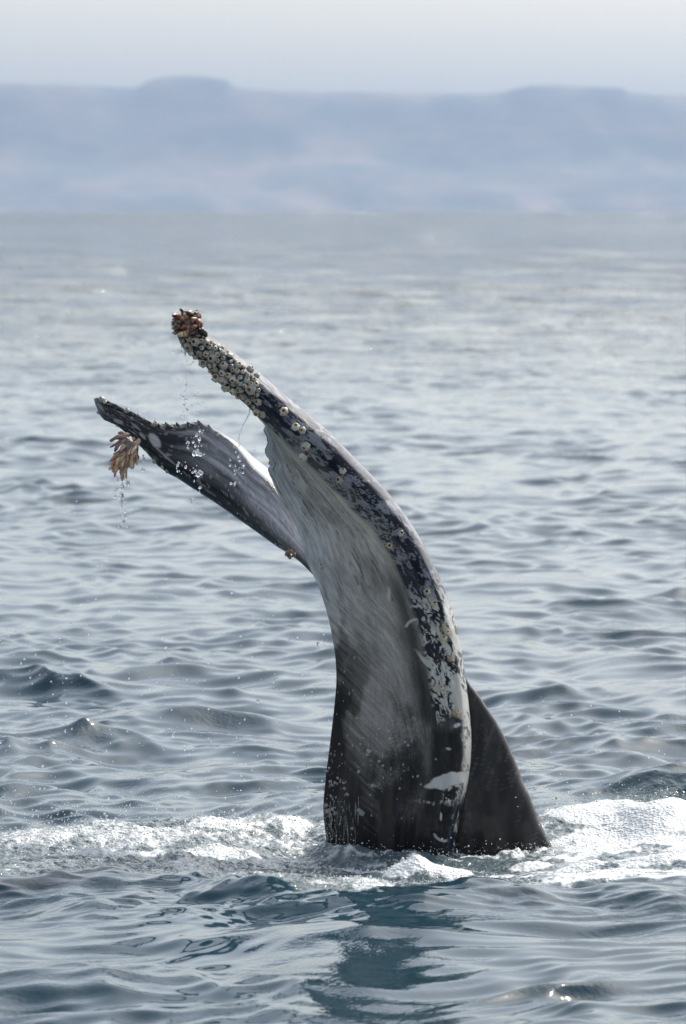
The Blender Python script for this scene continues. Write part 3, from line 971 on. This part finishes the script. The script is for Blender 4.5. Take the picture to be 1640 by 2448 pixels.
def blob(center, rx, ry, rz, seed, col):
    import bmesh
    bm = bmesh.new()
    bmesh.ops.create_icosphere(bm, subdivisions=3, radius=1)
    V = np.array([v.co[:] for v in bm.verts])
    n = 1 + 0.45 * (fbm(V[:, 0] * 2.3 + seed, V[:, 1] * 2.3 + V[:, 2] * 1.7, 3) - 0.5) * 2
    V = V * n[:, None] * np.array([rx, ry, rz]) + np.array(center)
    for v, c in zip(bm.verts, V): v.co = c
    me = bpy.data.meshes.new('barnacle_tuft')
    bm.to_mesh(me)
    bm.free()
    me.polygons.foreach_set('use_smooth', np.ones(len(me.polygons), bool))
    w = 0.6 + 0.8 * fbm(V[:, 0] * 60, V[:, 2] * 60, 3)
    attr(me, 'flesh', np.c_[np.array(col)[None] * w[:, None], np.ones(len(V))], 'FLOAT_COLOR')
    me.materials.append(flesh_mat)
    return me


def px2(px, py, Y):
    return Vector(P(np.array(float(px)), np.array(float(py)), Y))


def tuft(core, crad, Y, fingers, col, label, droop=0.0):
    cx, cy = core
    t = link('barnacle_tuft', blob(px2(cx, cy, Y), crad[0] / 582, crad[2] / 582, crad[1] / 582, cx, col), flesh_mat, whale)
    t['label'] = label
    for k, (x0, y0, x1, y1, r0, r1, dy, tip, root) in enumerate(fingers):
        a, b = px2(x0, y0, Y), px2(x1, y1, Y + dy)
        me = finger(a, b - a, (b - a).length * 1.05, r0 / 582, r1 / 582, (random.uniform(-.5, .5), random.uniform(-.4, .4), random.uniform(-.5, .4) - droop), k + int(cx), tip, root)
        link('stalk', me, flesh_mat, t)
    return t


BR, DK, OR, TAN, PINK = (0.16, 0.065, 0.04), (0.035, 0.018, 0.016), (0.42, 0.18, 0.09), (0.62, 0.46, 0.28), (0.34, 0.23, 0.19)
# tip of the near fluke
ft = []
for k in range(95):
    a = random.uniform(80, 285)
    x0, y0 = 448 + random.uniform(-26, 32), 776 + random.uniform(-22, 18)
    L = random.uniform(10, 23)
    x1, y1 = x0 + L * math.cos(math.radians(a)) * 0.95, y0 - L * math.sin(math.radians(a)) * 0.85
    x1, y1 = max(398, x1), min(max(738, y1), 808)
    ft.append((x0, y0, x1, y1, 5.5, random.uniform(3.5, 6), random.uniform(-0.06, 0.03), random.choice((OR, BR, DK, BR, TAN)), random.choice((BR, DK, PINK))))
for k in range(12):
    x0, y0 = 478 + random.uniform(-10, 8), 800 + random.uniform(-12, 10)
    ft.append((x0, y0, x0 + random.uniform(-6, 12), y0 + random.uniform(-24, 10), 6, 5, random.uniform(-0.05, 0.02), DK, DK))
tuft((454, 779), (34, 25, 26), 19.73, ft, (0.10, 0.05, 0.04), 'dark reddish brown tuft of soft stalked barnacles at the near fluke tip')
# hanging from the leading edge of the far fluke
ft = []
for k in range(150):
    u = random.random()
    x0, y0 = 324 - 30 * u + random.uniform(-13, 13), 1056 + 40 * u + random.uniform(-10, 8)
    a = random.gauss(232, 22)
    L = random.uniform(22, 48)
    x1 = max(262, x0 + L * math.cos(math.radians(a)))
    y1 = min(1150, y0 - L * math.sin(math.radians(a)) * 1.1)
    ft.append((x0, y0, x1, y1, 4, random.uniform(1.8, 3.8), random.uniform(-0.06, 0.04), random.choice((TAN, TAN, TAN, OR, PINK)), random.choice((PINK, TAN, PINK))))
for k in range(8):
    x0, y0 = 306 + random.uniform(-8, 8), 1045 + random.uniform(-6, 10)
    ft.append((x0, y0, x0 - random.uniform(8, 42), y0 + random.uniform(-16, 14), 5, 3.5, random.uniform(-0.03, 0.03), BR, PINK))
tuft((312, 1074), (18, 26, 16), 20.72, ft, (0.24, 0.16, 0.13), 'pinkish tan tuft of soft stalked barnacles hanging below the far fluke', 0.55)
ft = []
for k in range(10):
    x0, y0 = 690 + random.uniform(-8, 8), 1322 + random.uniform(-4, 5)
    ft.append((x0, y0, x0 + random.uniform(-11, 11), y0 + random.uniform(-2, 13), 4, 3.5, random.uniform(-0.02, 0.02), random.choice((BR, TAN)), BR))
tuft((692, 1322), (11, 8, 10), 20.22, ft, (0.12, 0.07, 0.05), 'small brown barnacle clump under the far fluke root')


# ------------------------------------------------------------------ drops, bubbles
def ico(sub):
    import bmesh
    bm = bmesh.new()
    bmesh.ops.create_icosphere(bm, subdivisions=sub, radius=1)
    V = np.array([v.co[:] for v in bm.verts])
    T = np.array([[v.index for v in f.verts] for f in bm.faces])
    bm.free()
    return V, T


def spheres(name, centers, radii, sub, stretch=None, jit=0.0):
    V0, T0 = ico(sub)
    n = len(centers)
    sc_ = np.ones((n, 3)) if stretch is None else stretch
    V = V0[None] * (radii[:, None, None] * sc_[:, None, :])
    if jit:
        V = V * (1 + rng.uniform(-jit, jit, V.shape[:2])[..., None])
    V = V + centers[:, None, :]
    T = T0[None] + (np.arange(n) * len(V0))[:, None, None]
    return mesh_from(name, V.reshape(-1, 3), T.reshape(-1, 3))


def drop_field():
    pts = []

    def add(x, y, Y, r, st=1.0):
        pts.append((x, y, Y, r, st))
    g = random.gauss
    # string of drops under the near fluke tip, in front of and behind the far fluke
    for x, y, r in ((414, 842, 3), (416, 873, 2.5), (425, 909, 3), (420, 944, 2.5), (462, 866, 3), (460, 885, 2), (458, 912, 2.5), (468, 912, 2), (461, 925, 2),
                    (474, 941, 3), (466, 949, 3), (476, 950, 2.5), (473, 967, 3), (483, 962, 2.5), (491, 975, 3), (472, 987, 3), (465, 988, 2), (472, 996, 2),
                    (478, 1030, 5), (470, 1041, 5), (477, 1050, 5), (462, 1057, 5), (467, 1066, 4), (471, 1080, 6), (464, 1085, 7), (473, 1085, 7), (480, 1088, 5),
                    (425, 1112, 4), (424, 1126, 4), (444, 1117, 4), (467, 1126, 6), (461, 1129, 4), (474, 1135, 7), (481, 1131, 6), (478, 1166, 5), (448, 1070, 2.5), (449, 1056, 2.5),
                    (570, 1092, 4.5), (574, 1101, 4), (583, 1112, 5), (564, 1080, 3), (550, 1113, 3), (561, 1125, 3), (562, 1133, 3.5), (552, 1156, 4), (562, 1155, 4), (581, 1130, 4),
                    (457, 1196, 5), (461, 1190, 4), (455, 1202, 4), (731, 1106, 3), (608, 1078, 3), (734, 1140, 2)):
        add(x, y, 19.78 if y < 1240 else 19.9, r * random.uniform(0.6, 0.85), random.uniform(0.8, 1.5))
        if y > 1000:
            for _ in range(3):
                add(x + g(0, 5), y + g(0, 9), 19.8, random.uniform(0.7, 1.7), random.uniform(0.8, 2))
    for k in range(26):   # thin thread falling from the near fluke
        u = k / 25
        add(580 + 14 * math.sin(u * 6) + 12 * u - (16 * max(0, u - 0.75) * 4), 946 + 118 * u, 19.85, random.uniform(1.2, 2.4), 1.6)
    for x0, n, y0, y1 in ((278, 14, 1140, 1190), (293, 36, 1146, 1262), (289, 14, 1150, 1230), (345, 12, 1090, 1126), (300, 16, 1230, 1262), (304, 8, 1142, 1160)):
        for k in range(n):
            add(x0 + g(0, 2.5), random.uniform(y0, y1), 20.7, random.uniform(1.0, 2.8), random.choice((1, 1.6, 2.4)))
    for k in range(60):
        add(444 + g(0, 6), random.uniform(824, 1010), 19.75, random.uniform(1.0, 2.4), random.choice((1, 2)))
    # drizzle left of the tail, denser towards the water
    for k in range(560):
        y = 1180 + 770 * random.random() ** 0.7
        x = random.uniform(0, 790) if y > 1500 else random.uniform(150, 700)
        if x > 690 and y < 1400: continue
        add(x, y, random.uniform(19.3, 20.9), min(3.2, 0.9 * math.exp(random.gauss(0.2, 0.45))), random.choice((1, 1, 1.3, 1.8)))
    for k in range(60):   # a few to the right
        add(random.uniform(1200, 1620), random.uniform(1600, 1960), random.uniform(19.6, 21), random.uniform(0.9, 2.0))
    # beads and runnels on the skin
    for x, y, r in ((854, 1717, 4), (870, 1765, 3.5), (883, 1795, 7), (879, 1803, 5), (905, 1820, 4.5), (917, 1831, 4), (857, 1845, 5), (891, 1879, 6), (931, 1764, 4.5), (969, 1774, 4), (977, 1782, 4.5),
                    (1001, 1856, 4), (988, 1856, 3), (1008, 1874, 3.5), (957, 1884, 4), (1042, 1815, 3), (922, 1570, 3.5), (960, 1574, 3), (811, 1778, 3), (809, 1860, 4), (885, 1900, 2.5), (906, 1742, 4), (929, 1747, 3),
                    (865, 1945, 8), (860, 1938, 6), (843, 1981, 5), (825, 1884, 4), (830, 1900, 5), (800, 1870, 4), (796, 1876, 4), (790, 1868, 4), (806, 1874, 3.5), (822, 1872, 3), (786, 1940, 7), (795, 1935, 6), (802, 1945, 5), (782, 1925, 5), (791, 1948, 5),
                    (790, 1787, 2), (800, 1796, 2), (812, 1830, 2), (782, 1842, 3)):
        add(x, y, -1, r)
    for k in range(110):
        x, y = 782 + abs(g(0, 26)), random.uniform(1800, 2010)
        add(x, y, -1, min(3, 0.8 * math.exp(abs(g(0, 0.5)))), random.choice((1, 1, 1.5, 3)))
    for k in range(90):
        u = random.random()
        add(810 + 140 * u + g(0, 26), 1590 + 320 * u + g(0, 60), -1, random.uniform(0.9, 2.2), random.choice((1, 2.2)))
    for k in range(60):    # runnels of water off the lower left edge
        u = random.random() ** 1.3
        add(775 + 85 * u + g(0, 3), random.uniform(1915, 2012), -1, random.uniform(0.5, 1.0), random.uniform(8, 26))
    for k in range(16):
        u = random.random()
        add(860 + 110 * u + g(0, 16), 1600 + 200 * u + g(0, 40), -1, random.uniform(0.7, 1.2), random.uniform(5, 12))
    for k in range(150):
        add(random.uniform(230, 620), 0, -2, random.uniform(0.9, 1.9))
    cen, rad, strt = [], [], []
    V, vx, vy, q = TAIL['near']
    for (x, y, Y, r, st) in pts:
        if Y == -1:
            p, n = on_skin('near', x, y, 1.2)
            c = p + n * (r / 582 * 0.25)
        elif Y == -2:
            Vf, fx, fy, fq = TAIL['far']
            yy = np.interp(x, [224, 257, 311, 366, 428, 482, 522, 563, 604, 642], [949, 959, 982, 1009, 1016, 1012, 1034, 1067, 1118, 1154]) + abs(random.gauss(0, 7))
            p, n = on_skin('far', x, yy, 1.0)
            c = p + n * (r / 582 * 0.3)
        else:
            c = Vector(P(np.array(x), np.array(y), Y))
        cen.append(c[:])
        rad.append(r / 582)
        strt.append((1, 1, st))
    return np.array(cen), np.array(rad), np.array(strt, float)


def water_drop_material():
    m, nt, b, out = material('clear_water_drop')
    b.inputs['Base Color'].default_value = (0.95, 0.96, 0.97, 1)     # part diffuse white, standing in for sunlight refracted in the drops
    b.inputs['Transmission Weight'].default_value = 0.78
    b.inputs['IOR'].default_value = 1.333
    b.inputs['Roughness'].default_value = 0.0
    return m


cen, rad, strt = drop_field()
drops = link('water_drops', spheres('water_drops', cen, rad, 2, strt, 0.10), water_drop_material())
drops['kind'] = 'stuff'
drops['label'] = 'clear water drops falling from and clinging to the whale tail'


def foam_bubbles():
    X, Y, Z, F, T = SEA
    sel = (np.abs(X / Y) < 0.094) & (Y > 17.5) & (Y < 21.6)
    xs, ys, zs, fs, ts = X[sel], Y[sel], Z[sel], F[sel], T[sel]
    p = (np.clip(fs, 0, 1) ** 1.3 + 0.05 * ts) * np.where(xs > 0.6, 0.12, 1.0)
    n = 9000
    k = rng.choice(len(xs), n, p=p / p.sum())
    r = np.exp(rng.normal(math.log(0.0020), 0.4, n))
    r = np.minimum(r, 0.007)
    c = np.stack([xs[k] + rng.uniform(-.006, .006, n), ys[k] + rng.uniform(-.006, .006, n), zs[k] + r * rng.uniform(-0.3, 0.6, n)], -1)
    # spray thrown up over the left and right splash
    m = 1800
    left = rng.random(m) < 0.75
    xx = np.where(left, rng.uniform(-1.7, -0.06, m), rng.uniform(0.8, 1.6, m))
    yy = np.where(left, rng.normal(20.1, 0.45, m), rng.normal(20.9, 0.4, m))
    zz = np.abs(rng.normal(0, 0.055, m)) + 0.02
    c2 = np.stack([xx, yy, zz], -1)
    r2 = np.minimum(np.exp(rng.normal(math.log(0.0022), 0.4, m)), 0.006)
    # splash where the tail breaks the surface
    k3 = 320
    x3 = rng.uniform(-0.16, 0.92, k3)
    y3 = np.interp(x3, [-0.2, 0.0, 0.45, 0.9], [20.05, 19.90, 19.86, 20.12]) - np.abs(rng.normal(0.02, 0.04, k3))
    c3 = np.stack([x3, y3, -0.03 + np.abs(rng.normal(0, 0.03, k3)) * (0.4 + 1.2 * fbm(x3 * 6, 0 * x3, 2))], -1)
    r3 = np.minimum(np.exp(rng.normal(math.log(0.0014), 0.5, k3)), 0.006)
    return np.concatenate([c, c2, c3]), np.concatenate([r, r2, r3])


fc, fr = foam_bubbles()
mfo, nt, b, out = material('foam_bubbles')
b.inputs['Base Color'].default_value = (0.66, 0.68, 0.68, 1)
b.inputs['Roughness'].default_value = 0.35
b.inputs['Coat Weight'].default_value = 0.6
b.inputs['Coat Roughness'].default_value = 0.06
foam = link('sea_foam', spheres('sea_foam', fc, fr, 1), mfo)
foam['kind'] = 'stuff'
foam['label'] = 'white foam bubbles and spray churned up around the tail'
